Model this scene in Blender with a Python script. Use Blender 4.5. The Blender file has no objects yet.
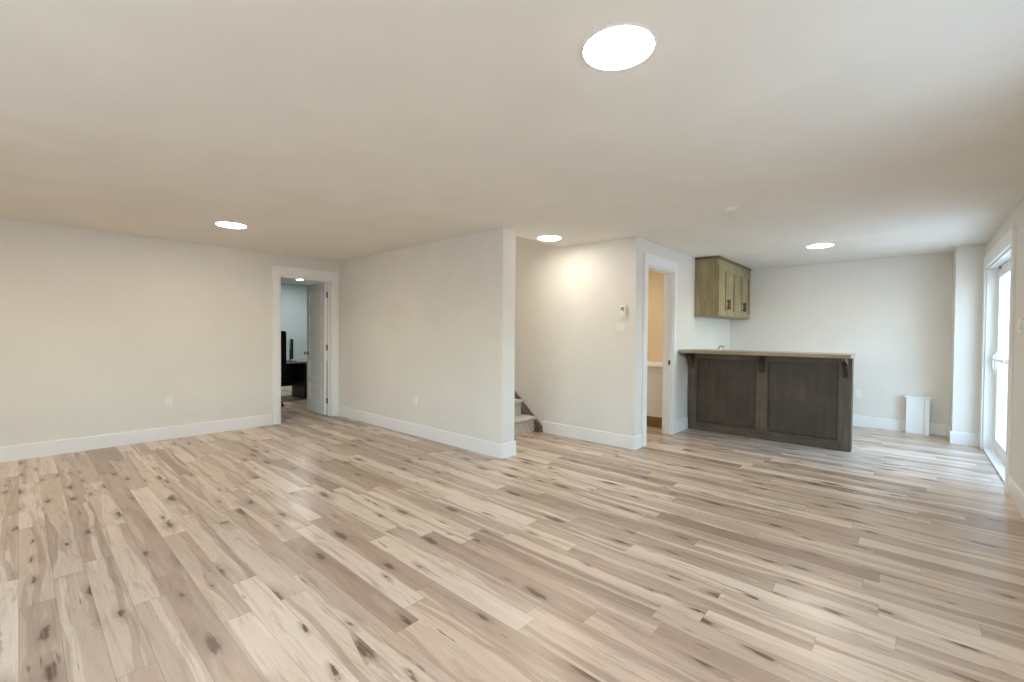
import bpy, bmesh, math, random
from mathutils import Vector, Matrix

random.seed(7)
S = bpy.context.scene
COL = S.collection

# ------------------------------------------------------------------ measured place (metres)
H = 2.44                                   # ceiling height
YL, XP, YE, XC = 6.749, 3.414, 3.205, 3.615  # left wall, partition face / end / back face
YS, XS, YD, XB = 3.371, 4.716, 2.341, 8.264  # stair opening, stair wall, door wall, back wall
XK, YK, YR = 7.741, -0.402, -0.652           # column face, column side, right wall
XR = -2.0                                    # rear wall, behind the camera

# ------------------------------------------------------------------ camera
def set_camera():
    f, pitch, roll, yaw = 443.6613, -0.0169, 0.0074, 0.7319
    c, s = math.cos(yaw), math.sin(yaw)
    fw = Vector((c, s, 0)); rt = Vector((s, -c, 0)); up = Vector((0, 0, 1))
    cp, sp = math.cos(pitch), math.sin(pitch)
    fw2 = cp*fw + sp*up; up2 = -sp*fw + cp*up
    cr, sr = math.cos(roll), math.sin(roll)
    rt2 = cr*rt + sr*up2; up3 = -sr*rt + cr*up2
    cam = bpy.data.cameras.new('camera'); o = bpy.data.objects.new('camera', cam); COL.objects.link(o)
    m = Matrix((rt2, up3, -fw2)).transposed().to_4x4()
    m.translation = (0, 0, 1.3245)
    o.matrix_world = m
    cam.sensor_fit = 'HORIZONTAL'; cam.sensor_width = 36; cam.lens = f/1024*36
    cam.clip_start = 0.02; cam.clip_end = 200
    S.camera = o
set_camera()

# ------------------------------------------------------------------ sky, daylight, exposure
W = bpy.data.worlds.new('sky'); S.world = W; W.use_nodes = True
nt = W.node_tree; nt.nodes.clear()
sky = nt.nodes.new('ShaderNodeTexSky'); sky.sky_type = 'NISHITA'; sky.sun_disc = False
sky.sun_elevation = math.radians(38); sky.sun_rotation = math.radians(0); sky.air_density = 1.2; sky.dust_density = 2.5
hs = nt.nodes.new('ShaderNodeHueSaturation'); hs.inputs['Saturation'].default_value = 1.0; hs.inputs['Value'].default_value = 0.5
bg = nt.nodes.new('ShaderNodeBackground'); bg.inputs['Strength'].default_value = 4.8
out = nt.nodes.new('ShaderNodeOutputWorld')
nt.links.new(sky.outputs[0], hs.inputs['Color']); haze = nt.nodes.new('ShaderNodeMix'); haze.data_type = 'RGBA'; haze.blend_type = 'ADD'; haze.inputs[0].default_value = 1.0
haze.inputs[7].default_value = (0.175, 0.25, 0.37, 1)      # bright overcast veil over the clear sky
nt.links.new(hs.outputs[0], haze.inputs[6]); nt.links.new(haze.outputs[2], bg.inputs[0]); nt.links.new(bg.outputs[0], out.inputs[0])

S.view_settings.view_transform = 'Standard'; S.view_settings.look = 'None'
S.view_settings.gamma = 1.0; S.view_settings.use_curve_mapping = False
S.view_settings.exposure = 0.07
LAMP_STRENGTH = 84.0
LAMP_COLOUR = (1.0, 0.91, 0.76)
try:
    S.cycles.max_bounces = 14; S.cycles.diffuse_bounces = 10; S.cycles.glossy_bounces = 4
    S.cycles.transparent_max_bounces = 12; S.cycles.caustics_reflective = False
    S.cycles.sample_clamp_indirect = 6.0
except Exception:
    pass

sun = bpy.data.lights.new('sun', 'SUN'); sun.energy = 6.0; sun.angle = math.radians(0.6); sun.color = (1.0, 0.9, 0.76)
so = bpy.data.objects.new('sun', sun); COL.objects.link(so)      # stands over the end of the house: lights the slab outside, not the rooms
so.rotation_euler = Vector((-0.62, -0.09, -0.78)).to_track_quat('-Z', 'Y').to_euler(); so.location = (30, 4, 38)

def portal(loc, rot, sx, sy):
    """sampling portal in a window opening for the sky's own light"""
    l = bpy.data.lights.new('sky_portal', 'AREA'); l.shape = 'RECTANGLE'; l.size = sx; l.size_y = sy
    l.cycles.is_portal = True
    o = bpy.data.objects.new('sky_portal', l); COL.objects.link(o); o.location = loc; o.rotation_euler = rot
portal((6.65, YR-0.2, 1.08), (-math.pi/2, 0, math.pi), 1.8, 2.1)
portal((2.15, YR-0.2, 1.5), (-math.pi/2, 0, math.pi), 1.3, 1.2)
portal((XR-0.2, 1.6, 1.425), (0, -math.pi/2, 0), 1.45, 2.8)

# ------------------------------------------------------------------ materials
def srgb(r, g, b):
    f = lambda c: (c/12.92 if c <= 0.04045 else ((c+0.055)/1.055)**2.4)
    return (f(r/255), f(g/255), f(b/255), 1.0)

class N:
    """small node-tree writer"""
    def __init__(s, name):
        s.m = bpy.data.materials.new(name); s.m.use_nodes = True
        s.t = s.m.node_tree; s.t.nodes.clear()
        s.o = s.t.nodes.new('ShaderNodeOutputMaterial')
    def node(s, typ, **kw):
        n = s.t.nodes.new(typ)
        for k, v in kw.items(): setattr(n, k, v)
        return n
    def put(s, sock, v):
        if isinstance(v, bpy.types.NodeSocket): s.t.links.new(v, sock)
        elif v is not None: sock.default_value = v
    def math(s, op, a, b=None, c=None, clamp=False):
        n = s.node('ShaderNodeMath', operation=op, use_clamp=clamp)
        for i, v in enumerate((a, b, c)):
            if v is not None: s.put(n.inputs[i], v)
        return n.outputs[0]
    def xyz(s, x, y, z=0.0):
        n = s.node('ShaderNodeCombineXYZ')
        for i, v in enumerate((x, y, z)): s.put(n.inputs[i], v)
        return n.outputs[0]
    def noise(s, vec, scale=5.0, detail=2.0, rough=0.5, dist=0.0):
        n = s.node('ShaderNodeTexNoise'); s.put(n.inputs['Vector'], vec)
        n.inputs['Scale'].default_value = scale; n.inputs['Detail'].default_value = detail
        n.inputs['Roughness'].default_value = rough; n.inputs['Distortion'].default_value = dist
        return n.outputs['Fac']
    def white(s, vec):
        n = s.node('ShaderNodeTexWhiteNoise', noise_dimensions='3D'); s.put(n.inputs['Vector'], vec)
        return n.outputs['Value']
    def ramp(s, fac, stops, interp='LINEAR'):
        n = s.node('ShaderNodeValToRGB'); n.color_ramp.interpolation = interp
        e = n.color_ramp.elements
        while len(e) < len(stops): e.new(0.5)
        for k, (p, c) in zip(e, stops): k.position = p; k.color = c
        s.put(n.inputs[0], fac); return n.outputs[0]
    def mix(s, fac, a, b, mode='MIX'):
        n = s.node('ShaderNodeMix', data_type='RGBA', blend_type=mode)
        s.put(n.inputs[0], fac); s.put(n.inputs[6], a); s.put(n.inputs[7], b)
        return n.outputs[2]
    def smooth(s, v, lo, hi):
        n = s.node('ShaderNodeMapRange', interpolation_type='SMOOTHSTEP')
        s.put(n.inputs[0], v); n.inputs[1].default_value = lo; n.inputs[2].default_value = hi
        return n.outputs[0]
    def coords(s):
        g = s.node('ShaderNodeTexCoord'); sp = s.node('ShaderNodeSeparateXYZ')
        s.t.links.new(g.outputs['Object'], sp.inputs[0])
        return g.outputs['Object'], sp.outputs[0], sp.outputs[1], sp.outputs[2]
    def finish(s, col, rough=0.5, spec=0.5, metal=0.0, bump=None, bstr=0.1, bdist=0.002, coat=0.0):
        p = s.node('ShaderNodeBsdfPrincipled')
        s.put(p.inputs['Base Color'], col); s.put(p.inputs['Roughness'], rough)
        p.inputs['Specular IOR Level'].default_value = spec; p.inputs['Metallic'].default_value = metal
        p.inputs['Coat Weight'].default_value = coat
        if bump is not None:
            b = s.node('ShaderNodeBump'); b.inputs['Strength'].default_value = bstr; b.inputs['Distance'].default_value = bdist
            s.put(b.inputs['Height'], bump); s.t.links.new(b.outputs[0], p.inputs['Normal'])
        s.t.links.new(p.outputs[0], s.o.inputs[0]); return s.m

def paint(name, rgb, rough=0.6, spec=0.3, var=0.012, scale=2.0):
    n = N(name); v, x, y, z = n.coords()
    f = n.noise(v, scale, 3)
    c = srgb(*rgb); lo = tuple(k*(1-var*2) for k in c[:3])+(1,); hi = tuple(min(1, k*(1+var*2)) for k in c[:3])+(1,)
    col = n.ramp(f, [(0.3, lo), (0.7, hi)])
    return n.finish(col, rough, spec, bump=n.noise(v, 260, 2), bstr=0.06, bdist=0.001)

def plain(name, rgb, rough=0.5, spec=0.5, metal=0.0):
    n = N(name); v, x, y, z = n.coords()
    c = srgb(*rgb)
    col = n.ramp(n.noise(v, 35, 2), [(0.35, tuple(k*0.95 for k in c[:3])+(1,)), (0.65, c)])
    return n.finish(col, rough, spec, metal)

def floor_mat():
    n = N('laminate_planks'); v, x, y, z = n.coords()
    PW, PL = 0.1235, 1.25
    xs = n.math('DIVIDE', n.math('ADD', x, 3*PW-0.115+PW*40), PW)
    row = n.math('FLOOR', xs); u = n.math('FRACT', xs)
    ro = n.white(n.xyz(row, 3.7, 1.1))
    ys = n.math('DIVIDE', n.math('ADD', n.math('ADD', y, 60.0), n.math('MULTIPLY', ro, PL*7)), PL)
    idx = n.math('FLOOR', ys); w = n.math('FRACT', ys)
    t1 = n.white(n.xyz(row, idx, 0.5)); t2 = n.white(n.xyz(row, idx, 7.3)); t3 = n.white(n.xyz(row, idx, 13.9))
    shift = n.math('MULTIPLY', t2, 50.0)
    # board colour: mostly pale, some brown
    base = n.ramp(t1, [(0.0, srgb(219, 200, 180)), (0.45, srgb(207, 186, 165)), (0.72, srgb(191, 169, 148)), (0.9, srgb(174, 151, 131)), (1.0, srgb(160, 137, 118))])
    # wandering heartwood / sapwood boundary running along the board
    wob = n.noise(n.xyz(n.math('MULTIPLY', shift, 1.0), n.math('MULTIPLY', y, 1.3), row), 1.0, 2, 0.4)
    edge = n.math('ADD', n.math('MULTIPLY', t3, 1.7), n.math('MULTIPLY', n.math('SUBTRACT', wob, 0.5), 1.5))
    edge = n.math('SUBTRACT', edge, 0.35)
    sap = n.smooth(n.math('SUBTRACT', u, edge), -0.02, 0.02)
    pale = n.math('LESS_THAN', t2, 0.5)
    lightc = n.mix(0.5, base, srgb(224, 208, 190)); darkc = n.mix(0.45, base, srgb(158, 136, 118))
    col = n.mix(sap, base, n.mix(pale, darkc, lightc))
    # a second, thinner streak
    wob2 = n.noise(n.xyz(n.math('ADD', shift, 9.0), n.math('MULTIPLY', y, 1.2), row), 1.0, 2, 0.4)
    st = n.math('ABSOLUTE', n.math('SUBTRACT', u, n.math('ADD', t2, n.math('MULTIPLY', n.math('SUBTRACT', wob2, 0.5), 1.2))))
    stk = n.math('MULTIPLY', n.smooth(st, 0.14, 0.08), n.math('GREATER_THAN', t3, 0.58))
    col = n.mix(n.math('MULTIPLY', stk, 0.5), col, n.mix(n.math('GREATER_THAN', t1, 0.6), srgb(156, 132, 112), srgb(224, 209, 191)))
    # flame figure
    fig = n.noise(n.xyz(n.math('ADD', n.math('MULTIPLY', x, 22), shift), n.math('MULTIPLY', y, 1.7), shift), 1.0, 4, 0.6, 0.7)
    col = n.mix(n.smooth(fig, 0.5, 0.68), col, n.mix(0.42, col, srgb(138, 114, 95)))
    col = n.mix(n.smooth(fig, 0.45, 0.25), col, n.mix(0.35, col, srgb(228, 213, 197)))
    # fine grain
    gr = n.noise(n.xyz(n.math('ADD', n.math('MULTIPLY', x, 120), shift), n.math('MULTIPLY', y, 4), shift), 1.0, 3, 0.65)
    col = n.mix(n.math('MULTIPLY', n.smooth(gr, 0.45, 0.75), 0.2), col, srgb(120, 98, 84))
    # knots: dark cores with a halo, stretched along the grain
    vx = n.xyz(n.math('ADD', n.math('MULTIPLY', x, 8.6), shift), n.math('ADD', n.math('MULTIPLY', y, 2.5), shift), 0.0)
    dn = n.noise(vx, 4.0, 3, 0.6)
    vx2 = n.node('ShaderNodeVectorMath', operation='ADD'); n.put(vx2.inputs[0], vx)
    dv = n.math('SUBTRACT', dn, 0.5)
    n.put(vx2.inputs[1], n.xyz(n.math('MULTIPLY', dv, 0.4), n.math('MULTIPLY', dv, 0.4), 0.0))
    vo = n.node('ShaderNodeTexVoronoi', voronoi_dimensions='2D'); vo.inputs['Scale'].default_value = 1.0
    n.t.links.new(vx2.outputs[0], vo.inputs['Vector'])
    cell = n.node('ShaderNodeSeparateColor'); n.t.links.new(vo.outputs['Color'], cell.inputs[0])
    has = n.math('LESS_THAN', cell.outputs[0], 0.42)
    size = n.math('ADD', 0.08, n.math('MULTIPLY', n.math('POWER', cell.outputs[1], 1.6), 0.22))
    dd = n.math('DIVIDE', vo.outputs['Distance'], size)
    core = n.math('MULTIPLY', n.smooth(dd, 1.0, 0.35), has)
    halo = n.math('MULTIPLY', n.smooth(dd, 2.6, 0.7), has)
    col = n.mix(n.math('MULTIPLY', halo, 0.5), col, srgb(148, 124, 106))
    col = n.mix(n.math('MULTIPLY', core, 0.92), col, n.mix(n.smooth(gr, 0.4, 0.65), srgb(84, 66, 54), srgb(128, 106, 90)))
    # short dark checks along the grain
    ck = n.noise(n.xyz(n.math('ADD', n.math('MULTIPLY', x, 38), shift), n.math('ADD', n.math('MULTIPLY', y, 4.2), shift), 4.0), 1.0, 2, 0.4)
    col = n.mix(n.math('MULTIPLY', n.smooth(ck, 0.69, 0.75), 0.62), col, srgb(104, 82, 68))
    # seams
    sx = n.math('MINIMUM', u, n.math('SUBTRACT', 1.0, u)); sy = n.math('MULTIPLY', n.math('MINIMUM', w, n.math('SUBTRACT', 1.0, w)), PL/PW)
    seam = n.smooth(n.math('MINIMUM', sx, sy), 0.016, 0.004)
    col = n.mix(n.math('MULTIPLY', seam, 0.38), col, srgb(96, 78, 66))
    rough = n.math('ADD', 0.27, n.math('MULTIPLY', gr, 0.1))
    hgt = n.math('SUBTRACT', n.math('MULTIPLY', gr, 0.35), seam)
    return n.finish(col, rough, 0.5, bump=hgt, bstr=0.12, bdist=0.0015)

def stained(name, lo, mid, hi, axis='Z', rough=0.42):
    n = N(name); v, x, y, z = n.coords()
    k = {'X': (2, 24, 24), 'Y': (24, 2, 24), 'Z': (24, 24, 2)}[axis]
    vec = n.xyz(n.math('MULTIPLY', x, k[0]), n.math('MULTIPLY', y, k[1]), n.math('MULTIPLY', z, k[2]))
    a = n.noise(vec, 1.0, 5, 0.6, 0.5); b = n.noise(v, 3.2, 3, 0.55)
    f = n.math('ADD', n.math('MULTIPLY', a, 0.55), n.math('MULTIPLY', b, 0.45))
    col = n.ramp(f, [(0.32, srgb(*lo)), (0.5, srgb(*mid)), (0.68, srgb(*hi))])
    return n.finish(col, rough, 0.4, bump=a, bstr=0.06)

def carpet(name, a, b, scale=160):
    n = N(name); v, x, y, z = n.coords()
    f = n.noise(v, scale, 3, 0.7); g = n.noise(v, 28, 2)
    col = n.ramp(n.math('ADD', n.math('MULTIPLY', f, 0.6), n.math('MULTIPLY', g, 0.4)), [(0.4, srgb(*a)), (0.6, srgb(*b))])
    return n.finish(col, 0.95, 0.1, bump=f, bstr=0.8, bdist=0.006)

def emit(name, rgb, strength):
    n = N(name); e = n.node('ShaderNodeEmission'); e.inputs[0].default_value = tuple(rgb)+(1,)
    e.inputs[1].default_value = strength; n.t.links.new(e.outputs[0], n.o.inputs[0]); return n.m

def pane_mat():
    n = N('window_glass'); t = n.node('ShaderNodeBsdfTransparent'); t.inputs[0].default_value = (0.93, 0.97, 0.96, 1)
    g = n.node('ShaderNodeBsdfGlossy'); g.inputs['Roughness'].default_value = 0.02
    ge = n.node('ShaderNodeNewGeometry'); dt = n.node('ShaderNodeVectorMath', operation='DOT_PRODUCT')
    n.t.links.new(ge.outputs['Normal'], dt.inputs[0]); n.t.links.new(ge.outputs['Incoming'], dt.inputs[1])
    c = n.math('ABSOLUTE', dt.outputs['Value'])                 # Schlick reflectance of one face of the pane
    fr = n.math('ADD', 0.035, n.math('MULTIPLY', n.math('POWER', n.math('SUBTRACT', 1.0, c), 5.0), 0.5))
    mx = n.node('ShaderNodeMixShader'); n.t.links.new(fr, mx.inputs[0])
    n.t.links.new(t.outputs[0], mx.inputs[1]); n.t.links.new(g.outputs[0], mx.inputs[2]); n.t.links.new(mx.outputs[0], n.o.inputs[0])
    return n.m

M = dict(
    wall=paint('greige_wall_paint', (222, 219, 214)),
    ceil=paint('ceiling_paint', (233, 230, 223), 0.8, 0.15),
    trim=paint('white_trim_paint', (232, 232, 232), 0.4, 0.4, 0.004),
    office=paint('pale_blue_wall_paint', (186, 203, 206)),
    bath=paint('beige_wall_paint', (214, 198, 168)),
    floor=floor_mat(),
    bar=stained('dark_stained_bar_wood', (52, 42, 34), (68, 56, 45), (86, 71, 57)),
    barf=stained('dark_stained_frame_wood', (70, 60, 50), (90, 78, 66), (110, 97, 83)),
    barh=stained('dark_stained_rail_wood', (70, 60, 50), (90, 78, 66), (110, 97, 83), 'Y'),
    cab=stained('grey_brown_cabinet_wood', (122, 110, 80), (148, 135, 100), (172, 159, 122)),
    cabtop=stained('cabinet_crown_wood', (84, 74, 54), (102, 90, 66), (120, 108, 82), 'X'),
    counter=stained('taupe_laminate_counter', (142, 128, 110), (158, 144, 124), (174, 160, 140), 'Y', 0.35),
    black=plain('black_metal', (26, 24, 22), 0.45),
    plastic=plain('white_plastic', (235, 233, 228), 0.35),
    grey=plain('grey_plastic', (150, 148, 143), 0.4),
    nickel=plain('satin_nickel', (190, 186, 180), 0.25, 0.5, 1.0),
    bronze=plain('dark_nickel', (104, 96, 86), 0.35, 0.5, 1.0),
    carpet=carpet('grey_beige_carpet', (182, 177, 170), (224, 218, 208)),
    carpetd=carpet('speckled_brown_carpet', (88, 78, 70), (148, 134, 122), 90),
    lamp=emit('lamp_glow', LAMP_COLOUR, LAMP_STRENGTH),
    lampsoft=emit('warm_soft_lamp_glow', LAMP_COLOUR, LAMP_STRENGTH*0.72),
    lampdim=emit('soft_lamp_glow', (1.0, 0.97, 0.93), LAMP_STRENGTH*1.6),
    glass=pane_mat(), slab=paint('pale_concrete_slab', (188, 186, 182), 0.85, 0.1, 0.03, 3.0),
    vinyl=paint('white_vinyl', (236, 239, 240), 0.35, 0.4, 0.003),
    desk=stained('dark_desk_wood', (30, 24, 22), (42, 34, 30), (54, 44, 38), 'X'),
    desktop=stained('grey_desk_top', (120, 116, 110), (136, 132, 126), (150, 146, 140), 'X'),
    fabric=carpet('black_chair_fabric', (16, 16, 18), (30, 30, 33), 300),
    toe=stained('warm_lit_toe_wood', (120, 98, 52), (140, 116, 66), (158, 134, 82), 'Y'),  # yellow-brown has the warm light on the toe kick put into it
    vanity=paint('white_vanity_paint', (226, 220, 214), 0.4, 0.4, 0.004),
)

# ------------------------------------------------------------------ mesh writer
class MB:
    def __init__(s): s.b = bmesh.new()
    def box(s, x0, y0, z0, x1, y1, z1, bev=0.0):
        t = bmesh.new(); bmesh.ops.create_cube(t, size=1.0)
        x0, x1 = min(x0, x1), max(x0, x1); y0, y1 = min(y0, y1), max(y0, y1); z0, z1 = min(z0, z1), max(z0, z1)
        for v in t.verts: v.co = Vector(((x0+x1)/2+v.co.x*(x1-x0), (y0+y1)/2+v.co.y*(y1-y0), (z0+z1)/2+v.co.z*(z1-z0)))
        if bev > 0: bmesh.ops.bevel(t, geom=t.edges[:], offset=min(bev, 0.45*min(x1-x0, y1-y0, z1-z0)), segments=2, affect='EDGES', profile=0.5)
        s.join(t); return s
    def join(s, t, mat=None):
        if mat is not None: t.transform(mat)
        me = bpy.data.meshes.new('tmp'); t.to_mesh(me); s.b.from_mesh(me); bpy.data.meshes.remove(me); t.free()
    def cyl(s, p, q, r, r2=None, seg=20, bev=0.0):
        p, q = Vector(p), Vector(q); d = q-p
        t = bmesh.new(); bmesh.ops.create_cone(t, cap_ends=True, segments=seg, radius1=r, radius2=r if r2 is None else r2, depth=d.length)
        if bev > 0: bmesh.ops.bevel(t, geom=[e for e in t.edges if e.calc_face_angle(0) > 0.8], offset=bev, segments=2, affect='EDGES', profile=0.5)
        m = Matrix.Translation((p+q)/2) @ d.to_track_quat('Z', 'Y').to_matrix().to_4x4()
        s.join(t, m); return s
    def lathe(s, prof, loc=(0, 0, 0), axis=(0, 0, 1), seg=32):
        t = bmesh.new(); rings = []
        for r, z in prof:
            rings.append([t.verts.new((r*math.cos(2*math.pi*k/seg), r*math.sin(2*math.pi*k/seg), z)) for k in range(seg)] if r > 1e-5 else [t.verts.new((0, 0, z))])
        for a, b in zip(rings, rings[1:]):
            for k in range(seg):
                k2 = (k+1) % seg
                if len(a) == 1 and len(b) > 1: t.faces.new((a[0], b[k], b[k2]))
                elif len(b) == 1 and len(a) > 1: t.faces.new((a[k], a[k2], b[0]))
                elif len(a) > 1: t.faces.new((a[k], a[k2], b[k2], b[k]))
        bmesh.ops.recalc_face_normals(t, faces=t.faces[:])
        m = Matrix.Translation(Vector(loc)) @ Vector(axis).to_track_quat('Z', 'Y').to_matrix().to_4x4()
        s.join(t, m); return s
    def prism(s, pts, along, a0, a1):
        """2-D outline extruded along one axis; pts are the other two coordinates in order"""
        t = bmesh.new()
        def P(u, w, a): return {'X': (a, u, w), 'Y': (u, a, w), 'Z': (u, w, a)}[along]
        A = [t.verts.new(P(u, w, a0)) for u, w in pts]; B = [t.verts.new(P(u, w, a1)) for u, w in pts]
        t.faces.new(A); t.faces.new(B[::-1])
        for k in range(len(pts)):
            k2 = (k+1) % len(pts); t.faces.new((A[k], B[k], B[k2], A[k2]))
        bmesh.ops.recalc_face_normals(t, faces=t.faces[:])
        s.join(t); return s
    def tube(s, pts, r, seg=12):
        t = bmesh.new(); pts = [Vector(p) for p in pts]; rings = []
        n0 = None
        for i, p in enumerate(pts):
            d = (pts[min(i+1, len(pts)-1)]-pts[max(i-1, 0)]).normalized()
            if n0 is None: n0 = d.orthogonal().normalized()
            n0 = (n0-d*n0.dot(d)).normalized(); b = d.cross(n0)
            rings.append([t.verts.new(p+r*(math.cos(2*math.pi*k/seg)*n0+math.sin(2*math.pi*k/seg)*b)) for k in range(seg)])
        for a, b in zip(rings, rings[1:]):
            for k in range(seg): t.faces.new((a[k], a[(k+1) % seg], b[(k+1) % seg], b[k]))
        t.faces.new(rings[0][::-1]); t.faces.new(rings[-1])
        bmesh.ops.recalc_face_normals(t, faces=t.faces[:])
        s.join(t); return s
    def build(s, name, mat, parent=None, local=False, smooth=False):
        """coordinates are world coordinates unless local; parents are unrotated empties or meshes"""
        me = bpy.data.meshes.new(name); s.b.to_mesh(me); s.b.free()
        o = bpy.data.objects.new(name, me); COL.objects.link(o); me.materials.append(mat)
        if parent is not None:
            o.parent = parent
            if not local:
                q, off = parent, Vector((0, 0, 0))
                while q is not None: off += q.location; q = q.parent
                me.transform(Matrix.Translation(-off))
        if smooth:
            for p in me.polygons: p.use_smooth = True
            me.set_sharp_from_angle(angle=math.radians(35))
        return o

def tag(o, label, cat, group=None, kind=None):
    o['label'] = label; o['category'] = cat
    if group: o['group'] = group
    if kind: o['kind'] = kind
    return o
def empty(name, loc, label, cat, group=None, kind=None, rot=(0, 0, 0)):
    o = bpy.data.objects.new(name, None); COL.objects.link(o); o.location = loc; o.rotation_euler = rot
    o.empty_display_size = 0.1
    return tag(o, label, cat, group, kind)
def copy_tree(o, parent=None):
    c = o.copy(); COL.objects.link(c)
    if parent is not None: c.parent = parent
    for ch in list(o.children): copy_tree(ch, c)
    return c
def struct(name, mb, mat, label, cat):
    return tag(mb.build(name, mat), label, cat, kind='structure')

# ------------------------------------------------------------------ the shell
T = 0.12
OX0, OX1, OZ = 2.512, 3.29, 2.13            # office door opening
BX0, BX1, BZ = 5.0, 5.78, 2.15              # bathroom door opening
PX0, PX1, PZ = 5.74, 7.57, 2.13             # patio door opening
WX0, WX1, WZ0, WZ1 = 1.5, 2.8, 0.9, 2.1     # unseen window added to the right wall for its daylight
RT = 0.2                                   # outer wall thickness
YO = 10.7                                   # far wall of the office
BYE, BXE = 4.3, 6.86                        # bathroom far walls

struct('floor', MB().box(XR-RT, YR-RT, -0.1, XB+RT, YO+T, 0), M['floor'], 'pale grey brown wood plank laminate floor running through the rooms', 'floor')

c = MB(); CT = H+0.3
c.box(XR-RT, YR-RT, H, XB+RT, YS, CT); c.box(XR-RT, YS, H, XC, YL+T, CT); c.box(XS+T, YS, H, XB+RT, YL+T, CT)
struct('ceiling', c, M['ceil'], 'smooth painted white ceiling with an opening above the stairs', 'ceiling')

w = MB(); w.box(XR-RT, YL, 0, OX0, YL+T, H); w.box(OX0, YL, OZ, OX1, YL+T, H); w.box(OX1, YL, 0, XS+T, YL+T, H)
struct('wall_left', w, M['wall'], 'long greige wall on the left with an open doorway', 'wall')
struct('wall_middle', MB().box(XP, YE, 0, XC, YL, H), M['wall'], 'greige partition wall ending beside the stairs', 'wall')
w = MB(); w.box(XS, YD, 0, XS+T, YL, H); w.box(XS, YS, H, XS+T, YL+T, 4.2)
struct('wall_stair', w, M['wall'], 'warm lit greige wall behind the carpeted stairs', 'wall')
w = MB(); w.box(XS+T, YD, 0, BX0, YD+T, H); w.box(BX0, YD, BZ, BX1, YD+T, H); w.box(BX1, YD, 0, XB, YD+T, H)
struct('wall_door', w, M['wall'], 'greige wall with a narrow doorway beside the bar', 'wall')
struct('wall_back', MB().box(XB, YR-RT, 0, XB+RT, BYE+T, H), M['wall'], 'greige far wall behind the bar', 'wall')
struct('wall_column', MB().box(XK, YR, 0, XB, YK, H), M['wall'], 'boxed out greige column in the far right corner', 'column')
w = MB(); w.box(XR-RT, YR-RT, 0, WX0, YR, H); w.box(WX0, YR-RT, 0, WX1, YR, WZ0); w.box(WX0, YR-RT, WZ1, WX1, YR, H)
w.box(WX1, YR-RT, 0, PX0, YR, H); w.box(PX0, YR-RT, PZ, PX1, YR, H); w.box(PX1, YR-RT, 0, XB, YR, H)
struct('wall_right', w, M['wall'], 'greige wall on the right holding the patio door', 'wall')
RW = (0.2, 3.0, 0.7, 2.15)  # opening of the added rear window
struct('wall_rear', MB().box(XR-RT, YR, 0, XR, RW[0], H).box(XR-RT, RW[0], 0, XR, RW[1], RW[2]).box(XR-RT, RW[0], RW[3], XR, RW[1], H).box(XR-RT, RW[1], 0, XR, YL, H), M['wall'], 'greige wall behind the photographer', 'wall')
w = MB(); w.box(XC-T, YS-T, CT, XS+T, YS, 4.2); w.box(XC-T, YS, CT, XC, YL, 4.2); w.box(XC-T, YL, H, XS, YL+T, 4.2); w.box(XC-T, YS-T, 4.2, XS+T, YL+T, 4.3)
struct('wall_stairwell', w, M['wall'], 'greige walls of the stairwell above the ceiling opening', 'wall')
# office behind the left wall
w = MB(); w.box(1.2-T, YL+T, 0, 1.2, YO, H); w.box(5.2, YL+T, 0, 5.2+T, YO, H); w.box(1.2-T, YO, 0, 5.2+T, YO+T, H); w.box(XS+T, YL, 0, 5.2+T, YL+T, H)
struct('wall_office', w, M['office'], 'pale blue wall of the room beyond the left doorway', 'wall')
struct('ceiling_office', MB().box(1.2-T, YL+T, H, 5.2+T, YO+T, CT), M['ceil'], 'white ceiling of the room beyond the left doorway', 'ceiling')
# bathroom behind the door wall
w = MB(); w.box(BXE, YD+T, 0, BXE+T, BYE, H); w.box(XS+T, BYE, 0, XB, BYE+T, H)
struct('wall_bathroom', w, M['bath'], 'warm beige wall seen through the narrow doorway', 'wall')
struct('ground', MB().box(-14, -30, -0.22, 24, YR-RT, -0.12).box(-14, YR-RT, -0.22, XR-RT, 16, -0.12), M['slab'], 'pale concrete slab outside the patio door', 'ground')

# ------------------------------------------------------------------ baseboards
BH, BT = 0.152, 0.016
def bb_x(x0, x1, y, sgn):   # runs along X on a wall at y, sticking out by sgn
    return MB().prism([(y, 0), (y+sgn*BT, 0), (y+sgn*BT, BH-0.006), (y+sgn*(BT-0.006), BH), (y, BH)], 'X', x0, x1)
def bb_y(y0, y1, x, sgn):
    return MB().prism([(x, 0), (x+sgn*BT, 0), (x+sgn*BT, BH-0.006), (x+sgn*(BT-0.006), BH), (x, BH)], 'Y', y0, y1)
CW, CH, CD = 0.1, 0.135, 0.02
def base(side, mb, label): struct('baseboard_'+side, mb, M['trim'], label, 'baseboard')
base('left', bb_x(XR, OX0-CW-0.003, YL, -1), 'white baseboard along the long left wall')
base('middle', bb_y(YE-BT, YL-0.0215, XP, -1), 'white baseboard along the partition wall')
base('partition_end', bb_x(XP, XC+BT, YE, -1), 'white baseboard across the end of the partition')
base('partition_back', bb_y(YE, 3.77, XC, 1), 'white baseboard on the stair side of the partition')
base('stair', bb_y(YD-BT, 3.655, XS, -1), 'white baseboard along the warm lit stair wall')
base('door_wall', bb_x(BX1+CW+0.003, 6.32, YD, -1), 'short white baseboard between the narrow doorway and the bar')
base('door_corner', bb_x(XS, BX0-CW-0.003, YD, -1), 'short white baseboard at the corner left of the narrow doorway')
base('back', bb_y(YK+BT+.001, 1.70, XB, -1), 'white baseboard along the far wall')
base('column', bb_y(YR+0.001, YK+BT, XK, -1), 'white baseboard across the face of the column')
base('column_side', bb_x(XK, XB, YK, 1), 'white baseboard on the left side of the column')
base('right', bb_x(XR, PX0-CW-0.003, YR, 1), 'white baseboard on the right wall before the patio door')
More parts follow.
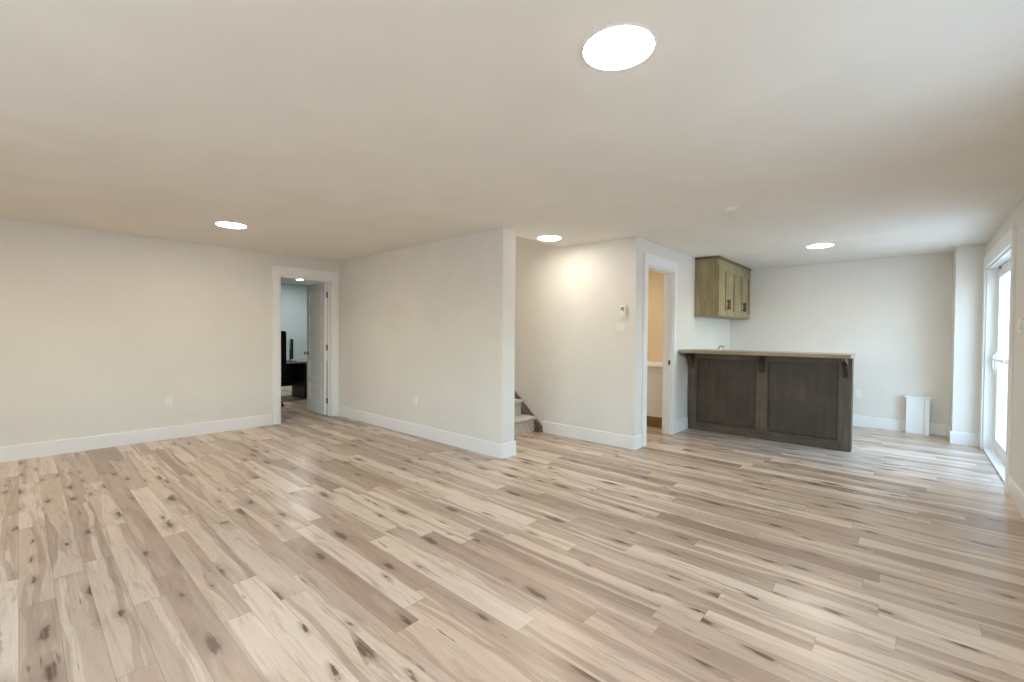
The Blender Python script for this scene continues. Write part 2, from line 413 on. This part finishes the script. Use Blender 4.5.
base('office', bb_x(1.2, 5.2, YO, -1), 'white baseboard of the room beyond the left doorway')

# ------------------------------------------------------------------ door to the office (open white panel door)
def casing_and_jamb(root, x0, x1, z, y, sgn, depth):
    """trim round an opening in a wall that runs along X; sgn = side the casing is on"""
    m = MB(); ya, yb = y, y+sgn*CD
    m.box(x0-CW, ya, 0, x0-0.004, yb, z, 0.003); m.box(x1+0.004, ya, 0, x1+CW, yb, z, 0.003); m.box(x0-CW, ya, z-0.0, x1+CW, yb+sgn*0.004, z+CH, 0.003)
    m.build('door_casing', M['trim'], root)
    j = MB(); yi = y-sgn*depth; jt = 0.018
    j.box(x0, ya, 0, x0+jt, yi, z); j.box(x1-jt, ya, 0, x1, yi, z); j.box(x0, ya, z-jt, x1, yi, z)
    return j

d1 = empty('door_1', ((OX0+OX1)/2, YL, 0), 'white framed doorway in the left wall with an open five panel door', 'door', kind='structure')
j = casing_and_jamb(d1, OX0, OX1, OZ, YL, -1, T)
j.box(OX0+0.018, YL+0.06, 0, OX0+0.03, YL+0.08, OZ-0.018); j.box(OX1-0.03, YL+0.06, 0, OX1-0.018, YL+0.08, OZ-0.018)
j.build('door_jamb', M['trim'], d1)
def leaf_mesh(Wd, Ht, th):
    """five panel leaf in local coordinates: hinge edge at x=0, width along +x, thickness about y"""
    m = MB(); st, rl = 0.11, 0.105
    m.box(0, -th/2, 0, st, th/2, Ht, 0.002); m.box(Wd-st, -th/2, 0, Wd, th/2, Ht, 0.002)
    n = 5; bot = 0.2; gap = (Ht-bot-rl-(n-1)*rl)/n; zz = 0
    for k in range(n+1):
        h = bot if k == 0 else rl
        m.box(st, -th/2, zz, Wd-st, th/2, zz+h); zz += h
        if k < n:
            m.box(st, -th/2+0.012, zz, Wd-st, th/2-0.012, zz+gap)
            for sg in (-1, 1):     # raised field
                m.box(st+0.035, sg*(th/2-0.013), zz+0.035, Wd-st-0.035, sg*(th/2-0.003), zz+gap-0.035, 0.005)
            zz += gap
    return m
hx, hy, ang = OX1-0.022, YL+T+0.004, math.radians(87.5)
LW, LH, LT = 0.712, 2.09, 0.036
mb = leaf_mesh(LW, LH, LT)
mb.b.transform(Matrix.Translation((hx-0.022, hy, 0.012)) @ Matrix.Rotation(ang, 4, 'Z') @ Matrix.Translation((0.004, 0, 0)))
leaf = mb.build('door_leaf', M['trim'], d1)
kz = 0.97
ca, sa = math.cos(ang), math.sin(ang)
def lp(u, v, z): return (hx-0.022+ca*u-sa*v, hy+sa*u+ca*v, z)
k = MB(); dirn = Vector((-sa, ca, 0))
for sg in (-1, 1):
    k.lathe([(0, 0.0), (0.031, 0.0), (0.031, 0.006), (0.012, 0.01), (0.011, 0.03), (0.024, 0.036), (0.029, 0.05), (0.024, 0.064), (0, 0.069)], lp(LW-0.065, sg*LT/2, kz), dirn*sg, 24)
k.build('door_knob', M['nickel'], leaf, smooth=True)
for z in (0.24, 1.08, 1.91):
    h = MB(); h.cyl((hx-0.004, hy+0.004, z-0.045), (hx-0.004, hy+0.004, z+0.045), 0.008, seg=14); h.box(hx-0.006, hy-0.06, z-0.044, hx+0.003, hy+0.002, z+0.044)
    h.build('hinge', M['bronze'], d1)

# ------------------------------------------------------------------ doorway to the bathroom
d2 = empty('door_2', ((BX0+BX1)/2, YD, 0), 'narrow white framed doorway beside the bar showing a beige room', 'door', kind='structure')
j = casing_and_jamb(d2, BX0, BX1, BZ, YD, -1, T)
j.box(BX0+0.018, YD+0.06, 0, BX0+0.03, YD+0.08, BZ-0.018); j.box(BX1-0.03, YD+0.06, 0, BX1-0.018, YD+0.08, BZ-0.018)
j.build('door_jamb', M['trim'], d2)
s_ = MB(); s_.box(BX1-0.022, YD+0.018, 0.925, BX1-0.0175, YD+0.045, 0.985, 0.001); s_.build('strike_plate', M['bronze'], d2)

# ------------------------------------------------------------------ sliding patio door
d3 = empty('door_3', ((PX0+PX1)/2, YR, 0), 'white sliding glass patio door in the right wall', 'door', kind='structure')
j = casing_and_jamb(d3, PX0, PX1, PZ, YR, 1, 0.08); j.build('door_jamb', M['trim'], d3)
fy0, fy1 = YR-0.19, YR-0.08
m = MB(); ft = 0.05
m.box(PX0, fy0, 0, PX0+ft, fy1, PZ); m.box(PX1-ft, fy0, 0, PX1, fy1, PZ); m.box(PX0+ft, fy0, PZ-ft, PX1-ft, fy1, PZ)
m.build('door_frame', M['vinyl'], d3)
m = MB(); m.box(PX0+ft, fy0, 0, PX1-ft, fy1, 0.035); m.box(PX0+0.018, fy1, 0, PX1-0.018, YR, 0.022, 0.004); m.box(PX0+ft, fy1-0.03, 0.035, PX1-ft, fy1-0.022, 0.055); m.box(PX0+ft, fy0+0.03, 0.035, PX1-ft, fy0+0.038, 0.055)
m.build('sill', M['vinyl'], d3)
mid = (PX0+PX1)/2
def sash(x0, x1, y0, y1):
    m = MB(); st = 0.075; z0, z1 = 0.056, PZ-ft-0.004
    m.box(x0, y0, z0, x0+st, y1, z1, 0.004); m.box(x1-st, y0, z0, x1, y1, z1, 0.004); m.box(x0+st, y0, z0, x1-st, y1, z0+0.1, 0.004); m.box(x0+st, y0, z1-st, x1-st, y1, z1, 0.004)
    s = m.build('sash', M['vinyl'], d3); yc = (y0+y1)/2
    MB().box(x0+st, yc-0.006, z0+0.1, x1-st, yc+0.006, z1-st).build('pane', M['glass'], s)
    return s
s1 = sash(mid-0.03, PX1-ft-0.002, fy1-0.05, fy1-0.006)
s2 = sash(PX0+ft+0.002, mid+0.05, fy0+0.008, fy0+0.054)
hd = MB(); hd.box(PX1-ft-0.06, fy1-0.006, 0.92, PX1-ft-0.03, fy1+0.008, 1.16, 0.003); hd.tube([(PX1-ft-0.045, fy1+0.006, 0.95), (PX1-ft-0.045, fy1+0.022, 0.97), (PX1-ft-0.045, fy1+0.022, 1.11), (PX1-ft-0.045, fy1+0.006, 1.13)], 0.008)
hd.build('handle', M['vinyl'], s1)
m = MB(); m.cyl((mid+0.06, fy1+0.014, 1.07), (PX1-ft, fy1+0.014, 1.07), 0.014, seg=14); m.box(mid+0.03, fy1-0.004, 1.045, mid+0.065, fy1+0.032, 1.095, 0.004)
m.build('security_bar', M['vinyl'], d3)
m = MB(); m.box(PX1-0.32, fy1-0.012, PZ-0.045, PX1-0.2, fy1+0.014, PZ-0.02, 0.003); m.build('latch', M['grey'], d3)

# ------------------------------------------------------------------ unseen window beside the camera, added to let in daylight
w1 = empty('added_window_1', ((WX0+WX1)/2, YR, WZ0), 'unseen white framed window added in the right wall for daylight', 'window', kind='structure')
m = MB(); a, b = YR-0.17, YR-0.09
m.box(WX0, a, WZ0, WX0+0.05, b, WZ1); m.box(WX1-0.05, a, WZ0, WX1, b, WZ1); m.box(WX0+0.05, a, WZ0, WX1-0.05, b, WZ0+0.05); m.box(WX0+0.05, a, WZ1-0.05, WX1-0.05, b, WZ1)
m.box((WX0+WX1)/2-0.03, a, WZ0+0.05, (WX0+WX1)/2+0.03, b, WZ1-0.05); m.build('added_window_frame', M['vinyl'], w1)
m = MB(); m.box(WX0+0.05, a+0.03, WZ0+0.05, WX1-0.05, a+0.04, WZ1-0.05); m.build('pane', M['glass'], w1)
m = MB(); m.box(WX0-CW, YR, WZ0-CW, WX0, YR+CD, WZ1+CW); m.box(WX1, YR, WZ0-CW, WX1+CW, YR+CD, WZ1+CW); m.box(WX0, YR, WZ1, WX1, YR+CD, WZ1+CW); m.box(WX0, YR, WZ0-CW, WX1, YR+CD, WZ0)
m.build('added_window_casing', M['trim'], w1)

# ------------------------------------------------------------------ unseen rear window, added to brighten the surfaces that face it
w2 = empty('added_window_2', (XR, (RW[0]+RW[1])/2, RW[2]), 'wide unseen window added behind the photographer to brighten the room', 'window', kind='structure')
m = MB(); a, b = XR-0.17, XR-0.09; y0, y1, z0, z1 = RW
m.box(a, y0, z0, b, y0+0.05, z1); m.box(a, y1-0.05, z0, b, y1, z1); m.box(a, y0+0.05, z0, b, y1-0.05, z0+0.05); m.box(a, y0+0.05, z1-0.05, b, y1-0.05, z1)
m.box(a, (y0+y1)/2-0.03, z0+0.05, b, (y0+y1)/2+0.03, z1-0.05); m.build('added_window_frame', M['vinyl'], w2)
m = MB(); m.box(a+0.03, y0+0.05, z0+0.05, a+0.04, y1-0.05, z1-0.05); m.build('pane', M['glass'], w2)
m = MB(); m.box(XR, y0-CW, z0-CW, XR+CD, y0, z1+CW); m.box(XR, y1, z0-CW, XR+CD, y1+CW, z1+CW); m.box(XR, y0, z1, XR+CD, y1, z1+CW); m.box(XR, y0, z0-CW, XR+CD, y1, z0)
m.build('added_window_casing', M['trim'], w2)

# ------------------------------------------------------------------ staircase
stair = empty('staircase', ((XC+XS)/2, 3.78, 0), 'carpeted staircase rising behind the partition wall', 'staircase')
x0, x1 = XC+0.002, XS-0.034
RISE, RUN, Y0 = 0.203, 0.235, 3.79
for k in range(12):
    z0, z1 = k*RISE, (k+1)*RISE; ya = Y0+k*RUN
    m = MB(); nose = [(ya+RUN, z0 if k else 0.0), (ya, z0), (ya, z1-0.05)]
    nose += [(ya-0.006-0.022*math.sin(t), z1-0.025-0.025*math.cos(t)) for t in (0.2, 0.7, 1.2, 1.7, 2.2, 2.7)]
    nose += [(ya, z1), (ya+RUN, z1)]
    m.prism(nose, 'X', x0, x1); m.build('step', M['carpet'], stair, smooth=True)
ytop = Y0+12*RUN
g = RISE/RUN
m = MB(); m.prism([(3.665, 0.001), (3.665, 0.075), (ytop, 0.075+(ytop-3.665)*g), (ytop, 12*RISE-0.2), (Y0+0.4, 0.001)], 'X', XS-0.032, XS-0.001)
m.build('stringer', M['carpetd'], stair)

# ------------------------------------------------------------------ bar
BXF, BYF = 6.325, 0.487
bar = empty('bar', (6.45, 1.4, 0), 'dark stained wooden bar with two framed panels and a raised top', 'bar')
bd = 0.17
m = MB(); m.box(BXF+0.022, BYF+0.012, 0.0, BXF+bd, YD-0.018, 1.08); m.build('body', M['bar'], bar)
ys = [BYF, BYF+0.125, 1.335, 1.465, YD-0.13, YD-0.018]
for a, b, z0, z1 in ((ys[0], ys[1], 0, 1.08), (ys[2], ys[3], 0.11, 1.0), (ys[4], ys[5], 0, 1.08)):
    MB().box(BXF, a, z0, BXF+0.024, b, z1, 0.002).build('stile', M['barf'], bar)
for z0, z1 in ((0, 0.11), (1.0, 1.08)):
    MB().box(BXF, ys[1], z0, BXF+0.024, ys[4], z1, 0.002).build('rail', M['barh'], bar)
for a, b in ((ys[1], ys[2]), (ys[3], ys[4])):
    m = MB(); m.box(BXF+0.019, a, 0.11, BXF+0.023, b, 1.0)
    for q in (0, 1):       # bead round the panel
        m.box(BXF+0.01, a if q == 0 else b-0.012, 0.11, BXF+0.021, a+0.012 if q == 0 else b, 1.0, 0.003)
    m.box(BXF+0.01, a+0.012, 0.11, BXF+0.021, b-0.012, 0.122, 0.003); m.box(BXF+0.01, a+0.012, 0.988, BXF+0.021, b-0.012, 1.0, 0.003)
    m.build('panel', M['bar'], bar)
m = MB(); m.box(BXF+0.002, BYF, 0, BXF+bd, BYF+0.014, 1.08, 0.002); m.build('end_panel', M['bar'], bar)
def corbel(y):
    D, Hh, tk = 0.33, 0.23, 0.05; pts = [(BXF, 1.08), (BXF-D, 1.08), (BXF-D, 1.045)]
    for i in range(9):
        t = i/8*math.pi/2
        pts.append((BXF-D+0.015+(D-0.055)*math.sin(t), 1.045-(Hh-0.06)*(1-math.cos(t))))
    pts += [(BXF-0.03, 1.08-Hh), (BXF, 1.08-Hh)]
    m = MB(); m.prism(pts, 'Y', y-tk/2, y+tk/2); m.build('corbel', M['bar'], bar)
for y in (BYF+0.06, 1.4, YD-0.075): corbel(y)
m = MB(); m.box(5.965, 0.472, 1.08, BXF+bd+0.03, YD-0.002, 1.122, 0.004); m.build('countertop', M['counter'], bar)

# ------------------------------------------------------------------ upper cabinet
UX0, UX1, UY, UZ0, UZ1 = 6.56, XB-0.002, 2.03, 1.592, H-0.002
uc = empty('wall_cabinet', ((UX0+UX1)/2, YD, UZ0), 'grey brown wooden wall cabinet hanging above the bar in the corner', 'cabinet')
m = MB(); m.box(UX0, UY+0.02, UZ0, UX1, YD-0.002, UZ1-0.03); m.build('carcass', M['cab'], uc)
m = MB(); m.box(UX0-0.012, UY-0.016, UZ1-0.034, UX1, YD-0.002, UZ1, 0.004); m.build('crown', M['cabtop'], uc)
m = MB(); m.box(UX0, UY+0.0, UZ1-0.11, UX1, UY+0.02, UZ1-0.034); m.box(UX0, UY, UZ0, UX0+0.012, UY+0.02, UZ1-0.11); m.box(UX0+0.012, UY, UZ0, UX1, UY+0.02, UZ0+0.012)
m.box(UX1-0.06, UY, UZ0+0.012, UX1, UY+0.02, UZ1-0.11); m.build('face_frame', M['cab'], uc)
dw = (UX1-0.06-UX0-0.012)/4; dz0, dz1 = UZ0+0.014, UZ1-0.116
for k in range(4):
    a = UX0+0.012+k*dw+0.002; b = a+dw-0.004; st = 0.07; yf = UY-0.019; yb = UY-0.001
    m = MB(); m.box(a, yf, dz0, a+st, yb, dz1, 0.002); m.box(b-st, yf, dz0, b, yb, dz1, 0.002); m.box(a+st, yf, dz0, b-st, yb, dz0+st, 0.002); m.box(a+st, yf, dz1-st, b-st, yb, dz1, 0.002)
    m.box(a+st, yf+0.0145, dz0+st, b-st, yb, dz1-st)
    d = m.build('door', M['cab'], uc)
    hx_ = b-0.035 if k % 2 == 0 else a+0.035
    h = MB(); h.box(hx_-0.011, yf-0.03, 1.70, hx_+0.011, yf-0.016, 1.845, 0.004); h.box(hx_-0.008, yf-0.018, 1.715, hx_+0.008, yf, 1.73); h.box(hx_-0.008, yf-0.018, 1.815, hx_+0.008, yf, 1.83)
    h.build('handle', M['black'], d)

# ------------------------------------------------------------------ back counter behind the bar, with its faucet
bc = empty('base_cabinet', (7.6, 2.05, 0), 'grey brown base cabinet with a counter behind the bar against the wall', 'cabinet')
cx0, cx1, cy = 6.9, XB-0.002, 1.76
m = MB(); m.box(cx0, cy+0.02, 0.1, cx1, YD-0.002, 0.88); m.box(cx0, cy+0.08, 0, cx1, YD-0.002, 0.1); m.build('carcass', M['cab'], bc)
m = MB(); m.box(cx0-0.01, cy-0.02, 0.88, cx1, YD-0.002, 0.92, 0.004); m.build('countertop', M['counter'], bc)
dw = (cx1-cx0)/3
for k in range(3):
    a, b = cx0+k*dw+0.003, cx0+(k+1)*dw-0.003; st = 0.06
    m = MB(); m.box(a, cy, 0.11, a+st, cy+0.02, 0.87, 0.002); m.box(b-st, cy, 0.11, b, cy+0.02, 0.87, 0.002); m.box(a+st, cy, 0.11, b-st, cy+0.02, 0.17); m.box(a+st, cy, 0.81, b-st, cy+0.02, 0.87); m.box(a+st, cy+0.012, 0.17, b-st, cy+0.02, 0.81)
    d = m.build('door', M['cab'], bc)
    h = MB(); h.box(b-0.04, cy-0.03, 0.66, b-0.02, cy-0.016, 0.8, 0.003); h.box(b-0.037, cy-0.017, 0.675, b-0.023, cy, 0.688); h.box(b-0.037, cy-0.017, 0.772, b-0.023, cy, 0.785); h.build('handle', M['black'], d)
fx, fy = 7.34, 2.24
fc = empty('faucet', (fx, fy, 0.92), 'small chrome gooseneck faucet peeking above the bar top', 'faucet')
pts = [(fx, fy, 0.93), (fx, fy, 1.09)] + [(fx, fy-0.042+0.042*math.cos(t), 1.11+0.042*math.sin(t)) for t in [i*math.pi/10 for i in range(11)]] + [(fx, fy-0.084, 1.085)]
m = MB(); m.tube(pts, 0.0095, 14); m.build('spout', M['nickel'], fc, smooth=True)
m = MB(); m.lathe([(0, 0), (0.026, 0), (0.026, 0.006), (0.016, 0.014), (0.014, 0.05), (0, 0.05)], (fx, fy, 0.92)); m.build('base', M['nickel'], fc, smooth=True)
m = MB(); m.tube([(fx+0.012, fy, 0.96), (fx+0.05, fy, 0.975), (fx+0.075, fy, 0.99)], 0.006, 10); m.build('lever', M['nickel'], fc, smooth=True)

# ------------------------------------------------------------------ white box on the far wall
vb = empty('pipe_cover', (8.2, -0.085, 0), 'low white boxed cover standing against the far wall by the column', 'cover')
vx = 8.135
m = MB(); m.box(vx, -0.2, 0.0, XB-BT-0.002, 0.034, 0.49, 0.002); m.build('body', M['trim'], vb)
m = MB(); m.box(vx-0.012, -0.15, 0.015, vx-0.0005, 0.03, 0.478, 0.002); m.build('front_panel', M['trim'], vb)
m = MB(); m.box(vx-0.016, -0.205, 0.0, vx-0.0005, -0.156, 0.478, 0.002); m.build('corner_trim', M['trim'], vb)
m = MB(); m.box(vx-0.024, -0.215, 0.49, XB-0.002, 0.05, 0.508, 0.003); m.build('lid', M['trim'], vb)

# ------------------------------------------------------------------ ceiling lights
def make_light():
    r = empty('ceiling_light', (0, 0, 0), '', 'ceiling light')
    m = MB(); m.lathe([(0.1335, -0.002), (0.1345, -0.0065), (0.1385, -0.006), (0.141, 0.0), (0.1335, 0.0)], seg=48); m.build('trim_ring', M['plastic'], r, True, True)
    m = MB(); m.lathe([(0, -0.011), (0.1, -0.0105), (0.125, -0.009), (0.133, -0.006), (0.133, -0.001), (0, -0.001)], seg=48); m.build('diffuser', M['lamp'], r, True, True)
    return r
proto = make_light()
LIGHTS = [(1.572, 0.866, 'round flush ceiling light largest and closest, at the top of the view'),
          (1.50, 5.305, 'round flush ceiling light nearest the long left wall'),
          (4.136, 3.141, 'round flush ceiling light just before the stairs and partition end'),
          (6.63, 0.85, 'round flush ceiling light on the right in front of the bar area'),
          (-1.0, 0.9, 'unseen round ceiling light added behind the photographer near the right wall'),  # out of view, added to brighten the near end of the room
          (-1.0, 5.3, 'unseen round ceiling light added behind the photographer near the left wall'),  # another unseen lamp, added as fill along the left wall
          (4.0, 9.56, 'round flush ceiling light in the room beyond the left doorway'),
          (4.15, 5.2, 'unseen round ceiling light added high above the carpeted stairs'),  # added to lift the dark stairwell, fixture itself unseen
          (5.7, 3.3, 'unseen round ceiling light added inside the beige room')]  # unseen lamp added to light the bathroom
for i, (x, y, lb) in enumerate(LIGHTS):
    o = proto if i == 0 else copy_tree(proto)
    o.location = (x, y, 4.2 if 'stairs' in lb and 'above' in lb else H); o['label'] = lb; o['group'] = 'flush ceiling lights'
    if 'left doorway' in lb or 'before the stairs' in lb:          # weaker bulbs
        for q in o.children:
            if q.name.startswith('diffuser'): q.material_slots[0].link = 'OBJECT'; q.material_slots[0].material = M['lampdim' if 'left doorway' in lb else 'lampsoft']

sd = empty('smoke_detector', (4.21, 1.19, H), 'small white round smoke detector on the ceiling', 'smoke detector')
m = MB(); m.lathe([(0, 0), (0.062, 0), (0.062, -0.012), (0.054, -0.028), (0.03, -0.036), (0, -0.037)], (4.21, 1.19, H)); m.build('body', M['plastic'], sd, smooth=True)
m = MB(); m.lathe([(0.03, 0), (0.066, 0), (0.066, -0.006), (0.03, -0.006)], (4.21, 1.19, H)); m.build('base_ring', M['plastic'], sd, smooth=True)

# ------------------------------------------------------------------ outlets, switches, thermostat
def plate(name, loc, nrm, label, cat, kind, w=0.072, h=0.116, group=None):
    """wall plate; nrm is the wall's outward axis"""
    r = empty(name, loc, label, cat, group, rot=(0, 0, {'-X': -math.pi/2, '-Y': 0, '+Y': math.pi}[nrm]))
    m = MB(); m.box(-w/2, -0.006, -h/2, w/2, 0, h/2, 0.0025); m.build('plate', M['plastic'], r, True)
    if kind == 'outlet':
        for z in (-0.02, 0.02):
            q = MB(); q.box(-0.017, -0.009, z-0.014, 0.017, -0.006, z+0.014, 0.003); s = q.build('socket', M['plastic'], r, True)
            q = MB(); q.box(-0.008, -0.0094, z-0.004, -0.0055, -0.009, z+0.005); q.box(0.0055, -0.0094, z-0.004, 0.008, -0.009, z+0.005); q.build('slots', M['grey'], s, True)
    else:
        n = int(round((w-0.03)/0.045))
        for i in range(n):
            x = (i-(n-1)/2)*0.046
            q = MB(); q.prism([(-0.006, -0.033), (-0.012, -0.031), (-0.008, 0.0), (-0.0085, 0.033), (-0.006, 0.033)], 'X', x-0.016, x+0.016); q.build('rocker', M['plastic'], r, True)
    return r
plate('wall_outlet', (1.225, YL, 0.463), '-Y', 'white outlet low on the long left wall', 'outlet', 'outlet', group='wall outlets')
plate('wall_outlet', (XP, 4.72, 0.45), '-X', 'white outlet low on the partition wall', 'outlet', 'outlet', group='wall outlets')
plate('wall_outlet', (XB, 0.557, 0.47), '-X', 'white outlet low on the far wall right of the bar', 'outlet', 'outlet', group='wall outlets')
plate('light_switch', (XS, 2.527, 1.396), '-X', 'white double light switch below the thermostat', 'light switch', 'switch', w=0.118)
plate('light_switch', (5.36, YR, 1.42), '+Y', 'white light switch on the right wall by the patio door', 'light switch', 'switch', w=0.118)
th = empty('thermostat', (XS, 2.49, 1.59), 'small white wall thermostat above the light switch', 'thermostat')
m = MB(); m.box(XS-0.03, 2.452, 1.522, XS, 2.53, 1.66, 0.006); m.build('case', M['plastic'], th)
m = MB(); m.box(XS-0.032, 2.47, 1.6, XS-0.0305, 2.512, 1.64, 0.0); m.build('display', M['grey'], th)
m = MB(); m.cyl((XS-0.03, 2.491, 1.56), (XS-0.038, 2.491, 1.56), 0.014, bev=0.002); m.build('dial', M['plastic'], th)

# ------------------------------------------------------------------ bathroom vanity seen through the doorway
vx0, vy0, vy1 = 6.05, YD+T+0.02, 3.7
vn = empty('vanity', ((vx0+BXE)/2, (vy0+vy1)/2, 0), 'white vanity with a pale counter inside the narrow doorway', 'vanity')
m = MB(); m.box(vx0+0.02, vy0, 0.15, BXE-0.002, vy1, 0.862); m.build('body', M['vanity'], vn)
m = MB(); m.box(vx0+0.03, vy0, 0.0, BXE-0.002, vy1, 0.15); m.build('toe_kick', M['toe'], vn)
for k in range(2):
    a = vy0+k*(vy1-vy0)/2+0.004; b = a+(vy1-vy0)/2-0.008
    m = MB(); m.box(vx0, a, 0.155, vx0+0.018, b, 0.852, 0.002); d = m.build('door', M['vanity'], vn)
    h = MB(); h.cyl((vx0, b-0.04 if k == 0 else a+0.04, 0.72), (vx0-0.025, b-0.04 if k == 0 else a+0.04, 0.72), 0.01, 0.014); h.build('knob', M['nickel'], d)
m = MB(); m.box(vx0-0.025, vy0, 0.862, BXE-0.002, vy1, 0.895, 0.004); m.build('countertop', M['plastic'], vn)

# ------------------------------------------------------------------ office desk, monitor, chair
dk = empty('desk', (3.9, 9.35, 0), 'dark wooden desk with a grey top beyond the left doorway', 'desk')
dx0, dx1, dy0, dy1 = 3.2, 4.75, 9.02, 9.66
m = MB(); m.box(dx0, dy0, 0.7, dx1, dy1, 0.728, 0.003); m.build('desktop', M['desktop'], dk)
m = MB(); m.box(dx0+0.03, dy0+0.02, 0.0, dx0+0.055, dy1-0.02, 0.7); m.build('side_panel', M['desk'], dk)
m = MB(); m.box(3.83, dy0+0.02, 0.0, dx1-0.03, dy1-0.02, 0.7)
m.build('drawer_pedestal', M['desk'], dk)
for z in (0.06, 0.28, 0.49):
    m = MB(); m.box(3.835, dy0+0.002, z, dx1-0.035, dy0+0.02, z+0.195, 0.002); d = m.build('drawer', M['desk'], dk)
    h = MB(); h.box(4.1, dy0-0.014, z+0.09, 4.24, dy0-0.006, z+0.102); h.box(4.11, dy0-0.008, z+0.092, 4.12, dy0+0.002, z+0.1); h.box(4.22, dy0-0.008, z+0.092, 4.23, dy0+0.002, z+0.1); h.build('handle', M['black'], d)
m = MB(); m.box(dx0+0.055, dy1-0.06, 0.2, 3.83, dy1-0.04, 0.7); m.build('modesty_panel', M['desk'], dk)

mo = empty('monitor', (3.70, 9.33, 0.728), 'black computer monitor seen edge on standing on the desk', 'monitor', rot=(0, 0, math.radians(74)))
m = MB(); m.box(-0.14, -0.018, 0.05, 0.14, 0.018, 0.45, 0.006); s = m.build('screen_case', M['black'], mo, True)
m = MB(); m.box(-0.13, -0.0195, 0.062, 0.13, -0.0185, 0.438); m.build('screen', M['grey'], s, True)
m = MB(); m.box(-0.03, 0.018, 0.0, 0.03, 0.035, 0.25, 0.003); m.build('neck', M['black'], mo, True)
m = MB(); m.box(-0.1, -0.09, 0.0, 0.1, 0.1, 0.012, 0.004); m.build('foot', M['black'], mo, True)

ch = empty('office_chair', (2.91, 8.45, 0), 'black swivel office chair with a tall back partly hidden by the doorway', 'chair')
cx, cy = 2.91, 8.45
m = MB(); m.box(cx-0.25, cy-0.24, 0.44, cx+0.25, cy+0.26, 0.53, 0.035); m.build('seat', M['fabric'], ch, smooth=True)
m = MB(); m.box(cx-0.25, cy-0.27, 0.6, cx+0.26, cy-0.19, 1.34, 0.035); m.build('backrest', M['fabric'], ch, smooth=True)
m = MB(); m.box(cx-0.04, cy-0.29, 0.42, cx+0.04, cy-0.27, 0.75, 0.004); m.box(cx-0.04, cy-0.28, 0.41, cx+0.04, cy+0.1, 0.44, 0.004); m.build('back_bracket', M['black'], ch)
m = MB(); m.cyl((cx, cy, 0.1), (cx, cy, 0.44), 0.028); m.build('gas_column', M['black'], ch)
for sg in (-1, 1):
    m = MB(); m.box(cx+sg*0.27-0.03, cy-0.16, 0.68, cx+sg*0.27+0.03, cy+0.14, 0.71, 0.01); m.box(cx+sg*0.27-0.015, cy-0.03, 0.47, cx+sg*0.27+0.015, cy+0.03, 0.68, 0.004); m.box(cx+sg*0.27-0.015, cy-0.03, 0.45, cx+sg*0.2, cy+0.03, 0.47, 0.004)
    m.build('armrest', M['black'], ch)
for k in range(5):
    a = math.radians(20+72*k); ex, ey = cx+0.3*math.cos(a), cy+0.3*math.sin(a)
    m = MB(); m.cyl((cx, cy, 0.12), (ex, ey, 0.085), 0.026, 0.018, 12); l = m.build('leg', M['black'], ch)
    m = MB(); m.cyl((ex-0.02*math.sin(a), ey+0.02*math.cos(a), 0.031), (ex+0.02*math.sin(a), ey-0.02*math.cos(a), 0.031), 0.03, seg=16); m.cyl((ex, ey, 0.04), (ex, ey, 0.09), 0.008); m.build('caster', M['black'], l)
